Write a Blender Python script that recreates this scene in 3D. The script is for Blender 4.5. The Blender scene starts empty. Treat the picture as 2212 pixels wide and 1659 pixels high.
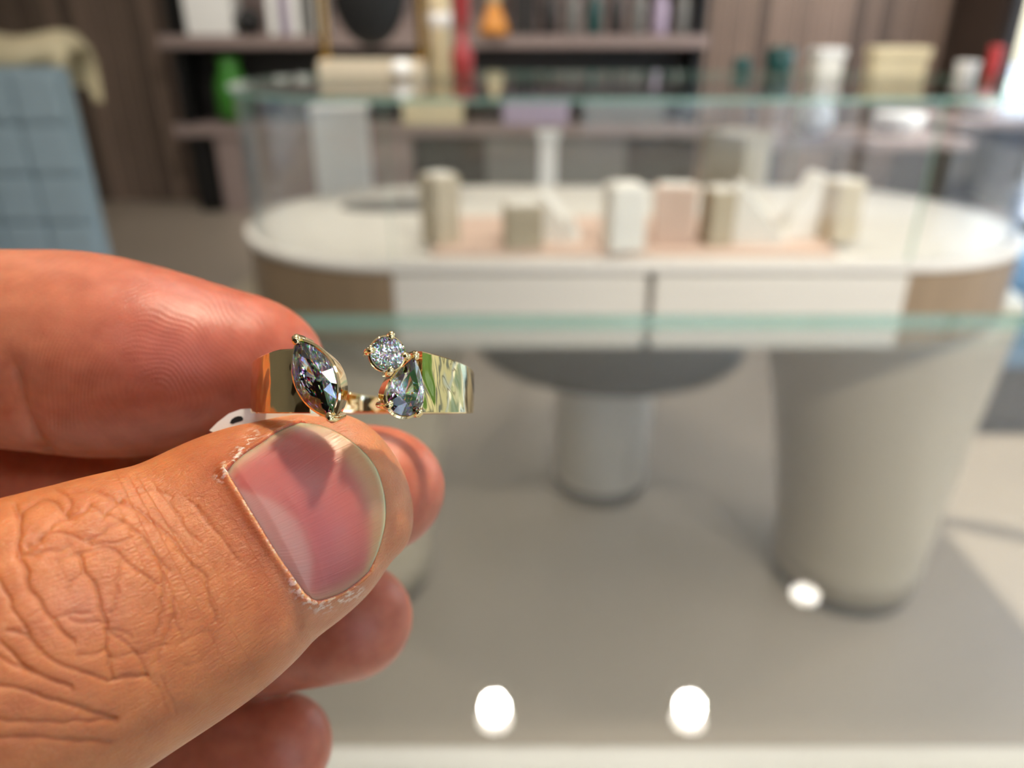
import bpy, bmesh, math, random
import numpy as np
from mathutils import Vector, Matrix
from mathutils.bvhtree import BVHTree

random.seed(7); rng = np.random.default_rng(7)
scene = bpy.context.scene
COL = scene.collection

# ------------------------------------------------------------------ camera
F = 1660.0                                   # focal length in pixels of the 2212 x 1659 frame
PITCH = math.radians(25.5)
CAM = np.array([0.0, 0.0, 1.40])
SC = 0.92                                    # size of the hand and ring
cam_d = bpy.data.cameras.new('camera')
cam_d.sensor_width = 36.0
cam_d.lens = 36.0 * F / 2212.0
cam_d.clip_start = 0.002; cam_d.clip_end = 200
cam_d.dof.use_dof = True
cam_d.dof.focus_distance = 0.0645 * SC
cam_d.dof.aperture_fstop = cam_d.lens / (1.45 * SC)
cam = bpy.data.objects.new('camera', cam_d); COL.objects.link(cam)
cam.location = CAM; cam.rotation_euler = (math.pi/2 - PITCH, 0, 0)
scene.camera = cam
RIGHT = np.array([1.0, 0, 0]); UP = np.array([0, math.sin(PITCH), math.cos(PITCH)])
BACK = np.array([0, -math.cos(PITCH), math.sin(PITCH)])      # towards the photographer

# ------------------------------------------------------------------ world, sun, exposure
scene.view_settings.view_transform = 'Standard'; scene.view_settings.look = 'None'
scene.view_settings.gamma = 1.0; scene.view_settings.use_curve_mapping = False
scene.view_settings.exposure = 0.0
scene.cycles.transparent_max_bounces = 40; scene.cycles.blur_glossy = 0.0
scene.cycles.max_bounces = 12; scene.cycles.diffuse_bounces = 3; scene.cycles.glossy_bounces = 5; scene.cycles.transmission_bounces = 12
world = bpy.data.worlds.new('sky'); scene.world = world; world.use_nodes = True
wn = world.node_tree.nodes; wl = world.node_tree.links
sky = wn.new('ShaderNodeTexSky'); sky.sky_type = 'NISHITA'; sky.sun_disc = False
sky.sun_elevation = math.radians(48); sky.sun_rotation = math.radians(110); sky.air_density = 1.0
bg = wn['Background']; bg.inputs['Strength'].default_value = 0.88
wl.new(sky.outputs['Color'], bg.inputs['Color'])
sun_d = bpy.data.lights.new('sun', 'SUN'); sun_d.energy = 7.0; sun_d.angle = 0.0093; sun_d.color = (1, .95, .87)
sun = bpy.data.objects.new('sun', sun_d); COL.objects.link(sun)
sun_dir = Vector((0.70, -0.28, 0.86)).normalized()           # towards the sun: outside the right-hand shop window
sun.rotation_euler = sun_dir.to_track_quat('Z', 'Y').to_euler()
sun.location = (6, -3, 8)

# ------------------------------------------------------------------ helpers
def lin(r, g, b, a=1.0):
    f = lambda c: (c/255/12.92) if c/255 <= .04045 else ((c/255+.055)/1.055)**2.4
    return (f(r), f(g), f(b), a)

def mat(name, col, rough=.5, metal=0., noise=0., nscale=8., stretch=(1, 1, 1), bump=0., bscale=60., coat=0., spec=.5, emit=None, estr=0.):
    m = bpy.data.materials.new(name); m.use_nodes = True
    n = m.node_tree.nodes; l = m.node_tree.links; p = n['Principled BSDF']
    p.inputs['Base Color'].default_value = col; p.inputs['Roughness'].default_value = rough
    p.inputs['Metallic'].default_value = metal; p.inputs['Coat Weight'].default_value = coat
    p.inputs['Specular IOR Level'].default_value = spec
    if noise or bump:
        tc = n.new('ShaderNodeTexCoord'); mp = n.new('ShaderNodeMapping'); mp.inputs['Scale'].default_value = stretch
        l.new(tc.outputs['Object'], mp.inputs['Vector'])
    if noise:
        t = n.new('ShaderNodeTexNoise'); t.inputs['Scale'].default_value = nscale; t.inputs['Detail'].default_value = 5
        l.new(mp.outputs[0], t.inputs['Vector'])
        mx = n.new('ShaderNodeMix'); mx.data_type = 'RGBA'
        mx.inputs[6].default_value = tuple(min(1, c*(1-noise)) for c in col[:3]) + (1,)
        mx.inputs[7].default_value = tuple(min(1, c*(1+noise)) for c in col[:3]) + (1,)
        l.new(t.outputs['Fac'], mx.inputs[0]); l.new(mx.outputs[2], p.inputs['Base Color'])
    if bump:
        t2 = n.new('ShaderNodeTexNoise'); t2.inputs['Scale'].default_value = bscale; t2.inputs['Detail'].default_value = 4
        l.new(mp.outputs[0], t2.inputs['Vector'])
        b = n.new('ShaderNodeBump'); b.inputs['Strength'].default_value = bump; b.inputs['Distance'].default_value = .01
        l.new(t2.outputs['Fac'], b.inputs['Height']); l.new(b.outputs[0], p.inputs['Normal'])
    if emit:
        p.inputs['Emission Color'].default_value = emit; p.inputs['Emission Strength'].default_value = estr
    return m

def glass_mat(name, tint, ior=1.5, body=0.0, bodycol=None):
    """thin sheet of clear glass: lets light straight through, mirrors more at a shallow angle"""
    m = bpy.data.materials.new(name); m.use_nodes = True
    n = m.node_tree.nodes; l = m.node_tree.links
    n.remove(n['Principled BSDF']); out = n['Material Output']
    geo = n.new('ShaderNodeNewGeometry')
    mp = n.new('ShaderNodeMapRange'); mp.inputs['To Min'].default_value = ior; mp.inputs['To Max'].default_value = 1/ior
    l.new(geo.outputs['Backfacing'], mp.inputs['Value'])
    fr = n.new('ShaderNodeFresnel'); l.new(mp.outputs[0], fr.inputs['IOR'])
    tr = n.new('ShaderNodeBsdfTransparent'); tr.inputs[0].default_value = tint
    gl = n.new('ShaderNodeBsdfGlossy'); gl.inputs['Roughness'].default_value = .0
    mx = n.new('ShaderNodeMixShader'); l.new(fr.outputs[0], mx.inputs[0]); l.new(tr.outputs[0], mx.inputs[1]); l.new(gl.outputs[0], mx.inputs[2])
    last = mx
    if body:
        df = n.new('ShaderNodeBsdfPrincipled'); df.inputs['Base Color'].default_value = bodycol; df.inputs['Roughness'].default_value = .1
        m2 = n.new('ShaderNodeMixShader'); m2.inputs[0].default_value = body
        l.new(mx.outputs[0], m2.inputs[1]); l.new(df.outputs[0], m2.inputs[2]); last = m2
    l.new(last.outputs[0], out.inputs['Surface'])
    return m

def ob(name, verts, faces, m=None, parent=None, smooth=False, loc=None):
    me = bpy.data.meshes.new(name); me.from_pydata([tuple(v) for v in verts], [], [tuple(f) for f in faces]); me.update()
    if m is not None:
        for q in (m if isinstance(m, (list, tuple)) else [m]): me.materials.append(q)
    if smooth: me.shade_smooth()
    o = bpy.data.objects.new(name, me); COL.objects.link(o)
    if parent is not None: o.parent = parent
    if loc is not None: o.location = loc
    return o

def bm_ob(name, bm, m=None, parent=None, smooth=False, loc=None):
    me = bpy.data.meshes.new(name); bm.to_mesh(me); bm.free()
    if m is not None:
        for q in (m if isinstance(m, (list, tuple)) else [m]): me.materials.append(q)
    if smooth: me.shade_smooth()
    o = bpy.data.objects.new(name, me); COL.objects.link(o)
    if parent is not None: o.parent = parent
    if loc is not None: o.location = loc
    return o

def empty(name, loc=(0, 0, 0), rz=0., label=None, cat=None, group=None):
    o = bpy.data.objects.new(name, None); COL.objects.link(o); o.location = loc; o.rotation_euler = (0, 0, rz); o.empty_display_size = .05
    tag(o, label, cat, group); return o

def tag(o, label=None, cat=None, group=None, kind=None):
    if label: o['label'] = label
    if cat: o['category'] = cat
    if group: o['group'] = group
    if kind: o['kind'] = kind
    return o

def box(name, x0, x1, y0, y1, z0, z1, m, parent=None, bevel=0., loc=None, seg=2):
    bm = bmesh.new(); bmesh.ops.create_cube(bm, size=1)
    for v in bm.verts:
        v.co = Vector((x0 + (v.co.x+.5)*(x1-x0), y0 + (v.co.y+.5)*(y1-y0), z0 + (v.co.z+.5)*(z1-z0)))
    if bevel: bmesh.ops.bevel(bm, geom=bm.edges[:], offset=bevel, segments=seg, affect='EDGES', profile=.6)
    return bm_ob(name, bm, m, parent, smooth=False, loc=loc)

def lathe(name, prof, m, parent=None, n=40, loc=None, smooth=True, sx=1., sy=1.):
    vs = []; fs = []
    for (r, z) in prof:
        for k in range(n):
            a = 2*math.pi*k/n; vs.append((r*math.cos(a)*sx, r*math.sin(a)*sy, z))
    for i in range(len(prof)-1):
        for k in range(n):
            k2 = (k+1) % n; fs.append((i*n+k, i*n+k2, (i+1)*n+k2, (i+1)*n+k))
    fs.append(tuple(range(n))[::-1]); fs.append(tuple((len(prof)-1)*n + k for k in range(n)))
    return ob(name, vs, fs, m, parent, smooth, loc)

def stadium(L, R, n=24, off=0.):
    """outline of a straight bar with half-round ends, counter-clockwise, starting at the front left"""
    pts = []
    for k in range(n+1):
        a = -math.pi/2 + math.pi*k/n; pts.append((L + (R+off)*math.cos(a), (R+off)*math.sin(a)))
    for k in range(n+1):
        a = math.pi/2 + math.pi*k/n; pts.append((-L + (R+off)*math.cos(a), (R+off)*math.sin(a)))
    return pts

def prism(name, outline, z0, z1, m, parent=None, smooth=False, bevel=0., edge_mat=False):
    n = len(outline); vs = [(x, y, z0) for x, y in outline] + [(x, y, z1) for x, y in outline]
    fs = [tuple(range(n))[::-1], tuple(range(n, 2*n))] + [(k, (k+1) % n, n+(k+1) % n, n+k) for k in range(n)]
    o = ob(name, vs, fs, m, parent)
    if edge_mat:
        for p in o.data.polygons[2:]: p.material_index = 1
    if bevel:
        bm = bmesh.new(); bm.from_mesh(o.data)
        e = [x for x in bm.edges if abs(x.verts[0].co.z - x.verts[1].co.z) < 1e-6]
        bmesh.ops.bevel(bm, geom=e, offset=bevel, segments=3, affect='EDGES', profile=.5); bm.to_mesh(o.data); bm.free()
    return o

def strip(name, pts, z0, z1, th, m, parent=None, closed_ends=True, edge_index=None):
    """a standing sheet of thickness th that follows pts in plan"""
    n = len(pts); P = np.array(pts, float); T = np.gradient(P, axis=0); T /= np.linalg.norm(T, axis=1)[:, None]
    N = np.stack([T[:, 1], -T[:, 0]], 1); A = P; B = P - N*th
    vs = [(x, y, z0) for x, y in A] + [(x, y, z1) for x, y in A] + [(x, y, z0) for x, y in B] + [(x, y, z1) for x, y in B]
    fs = []; mi = []
    for k in range(n-1):
        fs += [(k, k+1, n+k+1, n+k), (2*n+k+1, 2*n+k, 3*n+k, 3*n+k+1), (n+k, n+k+1, 3*n+k+1, 3*n+k), (k+1, k, 2*n+k, 2*n+k+1)]; mi += [0, 0, 0, 0]
    fs += [(0, n, 3*n, 2*n), (n-1, 3*n-1, 4*n-1, 2*n-1)]; mi += [1, 1]
    o = ob(name, vs, fs, m, parent)
    if edge_index is not None:
        for p, q in zip(o.data.polygons, mi): p.material_index = q*edge_index
    return o

# ------------------------------------------------------------------ materials
M = {}
M['floor'] = mat('floor_stone', lin(156, 144, 129), .34, noise=.10, nscale=1.5, spec=.4)
M['ceil'] = mat('ceiling_paint', lin(225, 222, 215), .9, noise=.02, nscale=3)
M['wall'] = mat('wall_paint', lin(205, 200, 192), .85, noise=.03, nscale=2)
M['slat'] = mat('brown_wood', lin(122, 103, 90), .5, noise=.25, nscale=9, stretch=(6, 6, .5))
_m = M['slat']; _n = _m.node_tree.nodes; _l = _m.node_tree.links                 # each slat of its own tone
_oi = _n.new('ShaderNodeObjectInfo'); _mr = _n.new('ShaderNodeMapRange'); _mr.inputs['To Min'].default_value = .62; _mr.inputs['To Max'].default_value = 1.45; _l.new(_oi.outputs['Random'], _mr.inputs['Value'])
_hs = _n.new('ShaderNodeHueSaturation'); _l.new(_mr.outputs[0], _hs.inputs['Value']); _src = _n['Principled BSDF'].inputs['Base Color'].links[0].from_socket
_l.new(_src, _hs.inputs['Color']); _l.new(_hs.outputs[0], _n['Principled BSDF'].inputs['Base Color'])
M['backing'] = mat('wall_backing', lin(70, 55, 46), .8, noise=.1)
M['cream'] = mat('cream_lacquer', lin(216, 209, 196), .3, noise=.03, nscale=4)
M['white'] = mat('white_lacquer', lin(232, 227, 217), .35, noise=.02, nscale=4)
M['deck'] = mat('deck_lacquer', lin(216, 210, 199), .35, noise=.02, nscale=4)
M['tan'] = mat('tan_wood', lin(140, 118, 92), .45, noise=.22, nscale=6, stretch=(7, 7, .35))
M['legs'] = mat('leg_lacquer', lin(180, 168, 145), .35, noise=.05, nscale=3)
M['dark'] = mat('dark_metal', lin(46, 42, 40), .4, noise=.1)
M['black'] = mat('black_paint', lin(14, 13, 13), .45, noise=.1)
M['mauve'] = mat('mauve_lacquer', lin(150, 132, 126), .45, noise=.05, nscale=4)
M['grey'] = mat('grey_lacquer', lin(112, 110, 106), .35, noise=.06, nscale=4)
M['topgrey'] = mat('dark_grey_stone', lin(80, 77, 72), .6, noise=.06, nscale=4)
M['pane'] = glass_mat('clear_glass', (.978, .984, .978, 1))
M['edge'] = glass_mat('green_glass_edge', (.72, .90, .83, 1), body=.42, bodycol=lin(176, 222, 204))
M['blue'] = mat('pale_blue_fabric', lin(150, 170, 180), .8, noise=.10, nscale=20, bump=.2, bscale=300)
M['bluedeep'] = mat('blue_fabric', lin(96, 132, 160), .8, noise=.08, nscale=20, bump=.2, bscale=300)
M['beige'] = mat('beige_suede', lin(198, 184, 160), .8, noise=.06, nscale=30)
M['beige2'] = mat('sand_suede', lin(176, 162, 138), .8, noise=.06, nscale=30)
M['pink'] = mat('blush_leather', lin(206, 178, 160), .6, noise=.05, nscale=30)
M['brass'] = mat('brushed_brass', lin(214, 165, 84), .25, 1., noise=.1, nscale=30)
M['teal'] = mat('teal_glaze', lin(18, 68, 66), .3, noise=.1, nscale=20)
M['red'] = mat('dark_red_lacquer', lin(150, 40, 42), .35, noise=.1, nscale=20)
M['redbright'] = mat('red_paper', lin(196, 58, 60), .5, noise=.05, nscale=20)
M['green'] = mat('green_ceramic', lin(62, 128, 44), .3, noise=.15, nscale=12)
M['paper'] = mat('white_paper', lin(236, 234, 230), .7, noise=.02, nscale=50)
M['ivory'] = mat('ivory_paper', lin(226, 210, 172), .6, noise=.04, nscale=20)
M['leaf'] = mat('tree_leaves', lin(96, 128, 52), .6, noise=.4, nscale=5)
M['bark'] = mat('tree_bark', lin(98, 80, 62), .9, noise=.3, nscale=10)
M['paving'] = mat('pavement', lin(196, 194, 190), .9, noise=.1, nscale=2)
M['facade'] = mat('sandstone_facade', lin(226, 204, 160), .9, noise=.08, nscale=1)
M['lamp'] = mat('lamp_lens', lin(255, 250, 240), .3, noise=.01, emit=(1, .93, .82, 1), estr=22.)
M['violet'] = mat('lilac_card', lin(176, 160, 182), .6, noise=.04, nscale=20)
M['orange'] = mat('orange_glaze', lin(226, 150, 66), .4, noise=.2, nscale=20)

# ------------------------------------------------------------------ room shell
XL, XR, YF, YB, ZC = -4.2, 3.4, -2.4, 6.55, 3.0
def struct(o): o['kind'] = 'structure'; return o
struct(box('floor', XL, XR, YF, YB, -.1, 0, M['floor']))
struct(box('ceiling', XL-.12, XR+.15, YF-.15, YB+.12, ZC, ZC+.1, M['ceil']))
struct(box('wall_left', XL-.12, XL, YF, YB, -.1, ZC, M['wall']))
wb = struct(box('wall_back', XL-.12, XR+.15, YB, YB+.12, -.1, ZC, M['backing']))
slat0 = box('slat', 0, .085, -.03, 0, 0, ZC, M['slat'], wb, bevel=.006, seg=1)
slat0.location = (XL, YB, 0)
ns = int((XR-XL)/.105)
for i in range(1, ns):
    s = slat0.copy(); COL.objects.link(s); s.parent = wb; s.location = (XL + i*.105, YB, 0)

def window_wall(name, axis, c, a0, a1, sill, head, nb, wall_name, th=.15):
    """shop-front: wall with one wide glazed opening, split by mullions"""
    def B(n, p0, p1, z0, z1, m, par=None, t0=0., t1=th):
        if axis == 'x': return box(n, c+t0, c+t1, p0, p1, z0, z1, m, par)
        return box(n, p0, p1, c-t1, c-t0, z0, z1, m, par)
    lo, hi = (YF, YB) if axis == 'x' else (XL-.12, XR)
    w = struct(B(wall_name, lo, hi, head, ZC, M['backing']))
    if sill > 0: B('sill_wall', lo, hi, -.1, sill, M['backing'], w)
    B('pier', lo, a0, sill, head, M['backing'], w); B('pier', a1, hi, sill, head, M['backing'], w)
    fr = struct(B(name, a0, a1, sill, sill+.05, M['dark'], None, .04, .10))
    B('window_frame', a0, a1, head-.05, head, M['dark'], fr, .04, .10)
    for k in range(nb+1):
        p = a0 + (a1-a0)*k/nb; p0 = min(max(p-.025, a0), a1-.05); B('mullion', p0, p0+.05, sill+.05, head-.05, M['dark'], fr, .04, .10)
    for k in range(nb):
        p0 = a0 + (a1-a0)*k/nb + .025; p1 = a0 + (a1-a0)*(k+1)/nb - .025
        B('pane', p0, p1, sill+.05, head-.05, M['pane'], fr, .066, .074)
window_wall('window_1', 'x', XR, -2.1, 5.9, .12, 2.75, 5, 'wall_right')
window_wall('window_2', 'y', YF, .4, 3.2, .12, 2.75, 3, 'wall_front')
# the street outside
struct(box('ground', -30, 40, -40, 30, -.3, -.12, M['paving']))

def tree(x, y, h, r, label):
    t = empty('street_tree', (x, y, -.12), label=label, cat='tree', group='trees on the street')
    lathe('trunk', [(.13, 0), (.1, h*.4), (.07, h*.75)], M['bark'], t, 12)
    bm = bmesh.new(); bmesh.ops.create_icosphere(bm, subdivisions=4, radius=r)
    for v in bm.verts:
        n = v.co.normalized(); k = 1 + .16*math.sin(7*n.x+3*n.z)*math.cos(6*n.y-2) + .1*math.sin(19*n.y+11*n.z)*math.sin(17*n.x)
        v.co = Vector((v.co.x*k, v.co.y*k, v.co.z*k*.9 + h))
    bm_ob('crown', bm, M['leaf'], t)
tree(8.0, -3.4, 3.0, 1.5, 'leafy green street tree on the pavement by the shop corner')
tree(8.6, 3.6, 3.1, 1.5, 'leafy green street tree on the pavement across from the side window')
tree(3.4, -8.2, 3.2, 1.5, 'leafy green street tree across from the front window')
fac = empty('street_building', (2, -17, -.12), 0, label='pale stone building with grey windows facing the front window', cat='building')
box('facade_wall', -14, 14, -1, 0, 0, 6, M['paving'], fac)
for r in range(2):
    for k in range(9):
        box('window', -12.6+k*3, -11.2+k*3, 0, .06, .8+r*2.7, 2.5+r*2.7, M['grey'], fac)
fac = empty('street_building', (17, 0, -.12), math.radians(90), label='sandstone building with dark windows across the street', cat='building')
box('facade_wall', -14, 14, 0, -1, 0, 7, M['facade'], fac)
for r in range(2):
    for k in range(9):
        box('window', -12.6+k*3, -11.2+k*3, 0, .06, 1.0+r*3.2, 2.9+r*3.2, M['grey'], fac)

# ------------------------------------------------------------------ downlights in the ceiling
def downlight(x, y, energy, label, group, cone=70, radius=.035, col=(1, .93, .83), aim=None):
    t = empty('downlight', (x, y, ZC), label=label, cat='ceiling light', group=group)
    lathe('housing', [(.055, 0), (.065, -.004), (.065, -.012), (.05, -.014)], M['white'], t, 32)
    lathe('lens', [(.046, -.0145), (.044, -.018), (.02, -.02)], M['lamp'], t, 32)
    ld = bpy.data.lights.new('bulb', 'SPOT'); ld.energy = energy; ld.spot_size = math.radians(cone); ld.spot_blend = .6
    ld.shadow_soft_size = radius; ld.color = col
    lo = bpy.data.objects.new('bulb', ld); COL.objects.link(lo); lo.parent = t; lo.location = (0, 0, -.06)
    if aim is not None:
        lo.rotation_euler = (Vector(aim) - Vector((x, y, ZC-.06))).to_track_quat('-Z', 'Y').to_euler()
for x in (-1.19, -.05, .51, 1.65):
    downlight(x, 1.59, 44, 'round white downlight in the row over the far glass case', 'downlights over the far case', cone=110)
for x in (-2.6, -1.0, .6, 2.2):
    downlight(x, 5.2, 48, 'round white downlight in the row before the wooden wall', 'downlights before the wooden wall', cone=120)
downlight(1.03, 2.12, 20, 'small round downlight behind the right end of the far case', 'downlights over the far case', cone=80)
# the one straight above the hand
HANDW = CAM + (RIGHT*-14 + UP*-5 - BACK*68)*SC/1000
kd = RIGHT*.24 + UP*.94 + BACK*.20; kd /= np.linalg.norm(kd)
kt = (ZC-.06 - HANDW[2]) / kd[2]; kp = HANDW + kd*kt
downlight(float(kp[0]), float(kp[1]), 128, 'round warm downlight straight above the near glass case', 'downlights over the near case', cone=13, radius=.045, col=(1, .84, .62), aim=tuple(HANDW))

M['panel'] = mat('fill_diffuser', lin(250, 250, 250), .6, noise=.01, emit=(1, .97, .93, 1), estr=8.)
def panel(x, y, w, d, label):  # unseen glowing panels, added to brighten the diamonds and the room
    t = empty('fill_panel', (x, y, ZC), label=label, cat='ceiling light', group='added fill panels')
    box('frame', -w/2-.03, w/2+.03, -d/2-.03, d/2+.03, -.02, 0, M['white'], t); box('diffuser', -w/2, w/2, -d/2, d/2, -.026, -.02, M['panel'], t)
panel(.5, -1.1, 1.5, .25, 'long added fill light, out of view, behind the photographer')
panel(.25, .40, .9, .22, 'small added fill light, out of view, above the near glass case')
def added_spot(x, y, z, aim, energy, cone, label):  # unseen spotlights, added to light the far case, seat and back wall
    t = empty('added_spotlight', (x, y, ZC), label=label, cat='spotlight', group='added spotlights')
    q = (Vector(aim)-Vector((x, y, z))).to_track_quat('-Z', 'Y').to_euler()
    lathe('stem', [(.012, z-ZC+.03), (.012, -.012), (.04, -.01), (.04, 0)], M['black'], t, 16)
    h = lathe('head', [(.03, .06), (.045, .05), (.045, -.05), (.04, -.055)], M['black'], t, 28, loc=(0, 0, z-ZC)); h.rotation_euler = q
    b = lathe('lens', [(.036, -.056), (.034, -.058), (.02, -.059)], M['lamp'], t, 28, loc=(0, 0, z-ZC)); b.rotation_euler = q
    ld = bpy.data.lights.new('bulb', 'SPOT'); ld.energy = energy; ld.spot_size = math.radians(cone); ld.spot_blend = .7; ld.shadow_soft_size = .04; ld.color = (1, .95, .88)
    lo = bpy.data.objects.new('bulb', ld); COL.objects.link(lo); lo.parent = t; lo.rotation_euler = q
    lo.location = Vector((0, 0, z-ZC)) + (Vector(aim)-Vector((x, y, z))).normalized()*.07
added_spot(.95, -.55, 2.86, (.15, 1.40, .70), 130, 46, 'added black spotlight, out of view, aimed at the left drawers of the far case')
added_spot(1.45, -.55, 2.86, (.85, 1.50, .45), 130, 46, 'added black spotlight, out of view, aimed at the right leg of the far case')
added_spot(-.9, -.40, 2.86, (-.9, 3.6, .5), 120, 46, 'added black spotlight, out of view, aimed at the blue seat')
added_spot(2.8, 4.6, 2.86, (1.9, 6.4, 1.3), 190, 90, 'added black spotlight, out of view, aimed at the wooden wall on the right')
added_spot(-1.0, 3.6, 2.86, (-1.0, 6.3, 1.0), 90, 80, 'added black spotlight, out of view, aimed at the shelf unit')
# ------------------------------------------------------------------ glass showcases
def showcase(cx, cy, L, R, label, zd=1.0, zt=1.28, zb=.835):
    t = empty('glass_showcase', (cx, cy, 0), label=label, cat='display case')
    prism('deck', stadium(L, R, 32), zd-.018, zd, M['deck'], t, bevel=.006)
    inner = stadium(L, R, 32, -.012)
    n = 32
    body = prism('body', stadium(L, R, 32, -.03), zb+.004, zd-.018, M['cream'], t)
    # half-round wood ends
    for s in (1, -1):
        pts = [(s*(L + (R-.006)*math.cos(a)), (R-.006)*math.sin(a)) for a in np.linspace(-math.pi/2, math.pi/2, 33)]
        if s < 0: pts = pts[::-1]
        strip('curved_end', pts, zb, zd-.02, .02, M['tan'], t)
    for s in (1, -1):
        for x0, x1 in ((-L, -.008), (.008, L)):
            d = box('drawer', x0, x1, s*(R-.026), s*(R-.004), zb, zd-.022, M['cream'], t, bevel=.003) if s > 0 else \
                box('drawer', x0, x1, -(R-.004), -(R-.026), zb, zd-.022, M['cream'], t, bevel=.003)
    # glass hood: two flat panes, two half-round panes, one top sheet
    g = [M['pane'], M['edge']]; Rg = R-.016
    strip('glass_pane', [(-L+.002, -Rg), (0, -Rg), (L-.002, -Rg)], zd, zt-.008, .008, g, t, edge_index=1)
    strip('glass_pane', [(L-.002, Rg), (0, Rg), (-L+.002, Rg)], zd, zt-.008, .008, g, t, edge_index=1)
    for s in (1, -1):
        pts = [(s*(L + Rg*math.cos(a)), Rg*math.sin(a)) for a in np.linspace(-math.pi/2, math.pi/2, 33)]
        if s < 0: pts = pts[::-1]
        strip('curved_pane', pts, zd, zt-.008, .008, g, t, edge_index=1)
    prism('glass_top', stadium(L, R, 32, -.008), zt-.008, zt, g, t, edge_mat=True)
    for s in (1, -1):                            # leaning legs on dark plinths
        vs = []; fs = []; nn = 48; lev = 10
        for i in range(lev+1):
            k = i/lev; z = .05 + (zb-.05)*k; c = s*(L*1.40 - L*.10*k**1.5); rx = .185 + .10*k**1.6; ry = .19 + .08*k
            for j in range(nn):
                a = 2*math.pi*j/nn; vs.append((c + rx*math.cos(a), ry*math.sin(a), z))
        for i in range(lev):
            for j in range(nn): fs.append((i*nn+j, i*nn+(j+1) % nn, (i+1)*nn+(j+1) % nn, (i+1)*nn+j))
        fs.append(tuple(range(nn))[::-1]); fs.append(tuple(lev*nn+j for j in range(nn)))
        ob('leg', vs, fs, M['legs'], t, True)
        pl = lathe('plinth', [(.172, 0), (.172, .05)], M['dark'], t, 48, smooth=False); pl.location = (s*L*1.40, 0, 0)
    return t
far = showcase(.253, 1.70, .47, .36, 'oval glass showcase with white deck and cream drawers behind the ring')
near = showcase(.02, -.03, .47, .36, 'glass showcase right below the hand with green glass edge', zt=1.281)

# things on the deck of the far case
tray = box('display_tray', -.15, .60, 1.385, 1.66, 1.0, 1.012, M['pink'], None, bevel=.003)
tag(tray, 'blush leather tray under the jewellery stands in far case', 'tray')
mt = prism('grey_oval', [(-.27 + .13*math.cos(a), 1.80 + .06*math.sin(a)) for a in np.linspace(0, 2*math.pi, 40, endpoint=False)], 1.0, 1.004, M['grey'], None)  # thin grey oval lying flat on the deck
tag(mt, 'thin grey oval on the left end of the showcase deck', 'mat')

def stand_box(x, y, w, d, h, rz, m, label, z=1.012):
    t = empty('jewellery_block', (x, y, z), math.radians(rz), label, 'display stand')
    box('block', -w/2, w/2, -d/2, d/2, 0, h, m, t, bevel=.003)
    # folded cloth pad on top with a small gold hoop
    box('pad', -w*.4, w*.4, -d*.4, d*.4, h, h+.004, M['white'], t, bevel=.0015)
    return t

def stand_wedge(x, y, w, d, h, rz, m, label, z=1.012):
    t = empty('jewellery_wedge', (x, y, z), math.radians(rz), label, 'display stand')
    ob('slope', [(-w/2, -d/2, 0), (w/2, -d/2, 0), (w/2, d/2, 0), (-w/2, d/2, 0), (-w/2, d/2-.012, h), (w/2, d/2-.012, h), (w/2, d/2, h), (-w/2, d/2, h), (-w/2, -d/2, .012), (w/2, -d/2, .012)],
       [(3, 2, 1, 0), (0, 1, 9, 8), (8, 9, 5, 4), (4, 5, 6, 7), (7, 6, 2, 3), (1, 2, 6, 5, 9), (0, 8, 4, 7, 3)], m, t)
    ob('roll', [(-w/2+.004, -d/2+.01, .03), (w/2-.004, -d/2+.01, .03), (w/2-.004, -d/2+.02, .045), (-w/2+.004, -d/2+.02, .045), (-w/2+.004, -d/2+.015, .052), (w/2-.004, -d/2+.015, .052)],
       [(0, 1, 2, 3), (3, 2, 5, 4), (0, 4, 5, 1), (0, 3, 4), (1, 5, 2)], M['white'], t)
    return t
stand_box(-.135, 1.445, .055, .055, 0.126, 40, M['beige'], 'tall beige block stand at the left end of blush tray')
stand_box(.02, 1.415, .07, .05, 0.079, 8, M['beige2'], 'low square sand-coloured block beside the leftmost white wedge')
stand_wedge(.09, 1.465, .05, .08, 0.090, 78, M['white'], 'white wedge stand right behind the low sand block')
stand_box(.205, 1.405, .065, .06, 0.116, 12, M['white'], 'pale white block stand at the middle of blush tray')
stand_box(.305, 1.445, .075, .05, 0.107, -6, M['pink'], 'blush block stand just right of the pale white block')
stand_box(.385, 1.435, .05, .05, 0.102, 15, M['beige2'], 'narrow sand block stand left of the big white wedge')
stand_wedge(.47, 1.455, .06, .10, 0.107, 78, M['white'], 'big white wedge stand at the right half of tray')
stand_wedge(.555, 1.49, .05, .07, 0.121, -78, M['white'], 'tall white wedge stand leaning the other way near tray end')
stand_box(.625, 1.465, .06, .055, 0.112, 20, M['beige'], 'beige block stand at the right end of blush tray')

# things standing on the glass top of the far case
ZT = 1.28
t = empty('table_mirror', (-.365, 1.86, ZT), 0, 'round black mirror in a gold stand on the far glass case', 'mirror')
box('base', -.06, .17, -.05, .05, 0, .035, M['beige'], t, bevel=.004)
for x in (-.06, .155):
    box('post', x, x+.018, -.012, .012, .035, .36, M['brass'], t, bevel=.004)
o = lathe('mirror_disc', [(.075, -.008), (.082, -.004), (.082, .004), (.075, .008)], M['black'], t, 48)
o.rotation_euler = (math.pi/2, 0, 0); o.location = (.055, 0, .185); o.scale = (1, 1.5, 1)
t = empty('paper_roll', (-.163, 1.91, ZT), 0, 'tall ivory rolled paper standing beside the gold mirror', 'paper roll')
lathe('roll', [(.026, 0), (.026, .30), (.02, .30), (.02, .02)], M['ivory'], t, 24); lathe('band', [(.0268, .10), (.0268, .13)], M['paper'], t, 24)
t = empty('candlestick', (-.11, 1.85, ZT), 0, 'dark red candlestick on the far glass case', 'candlestick')
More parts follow.
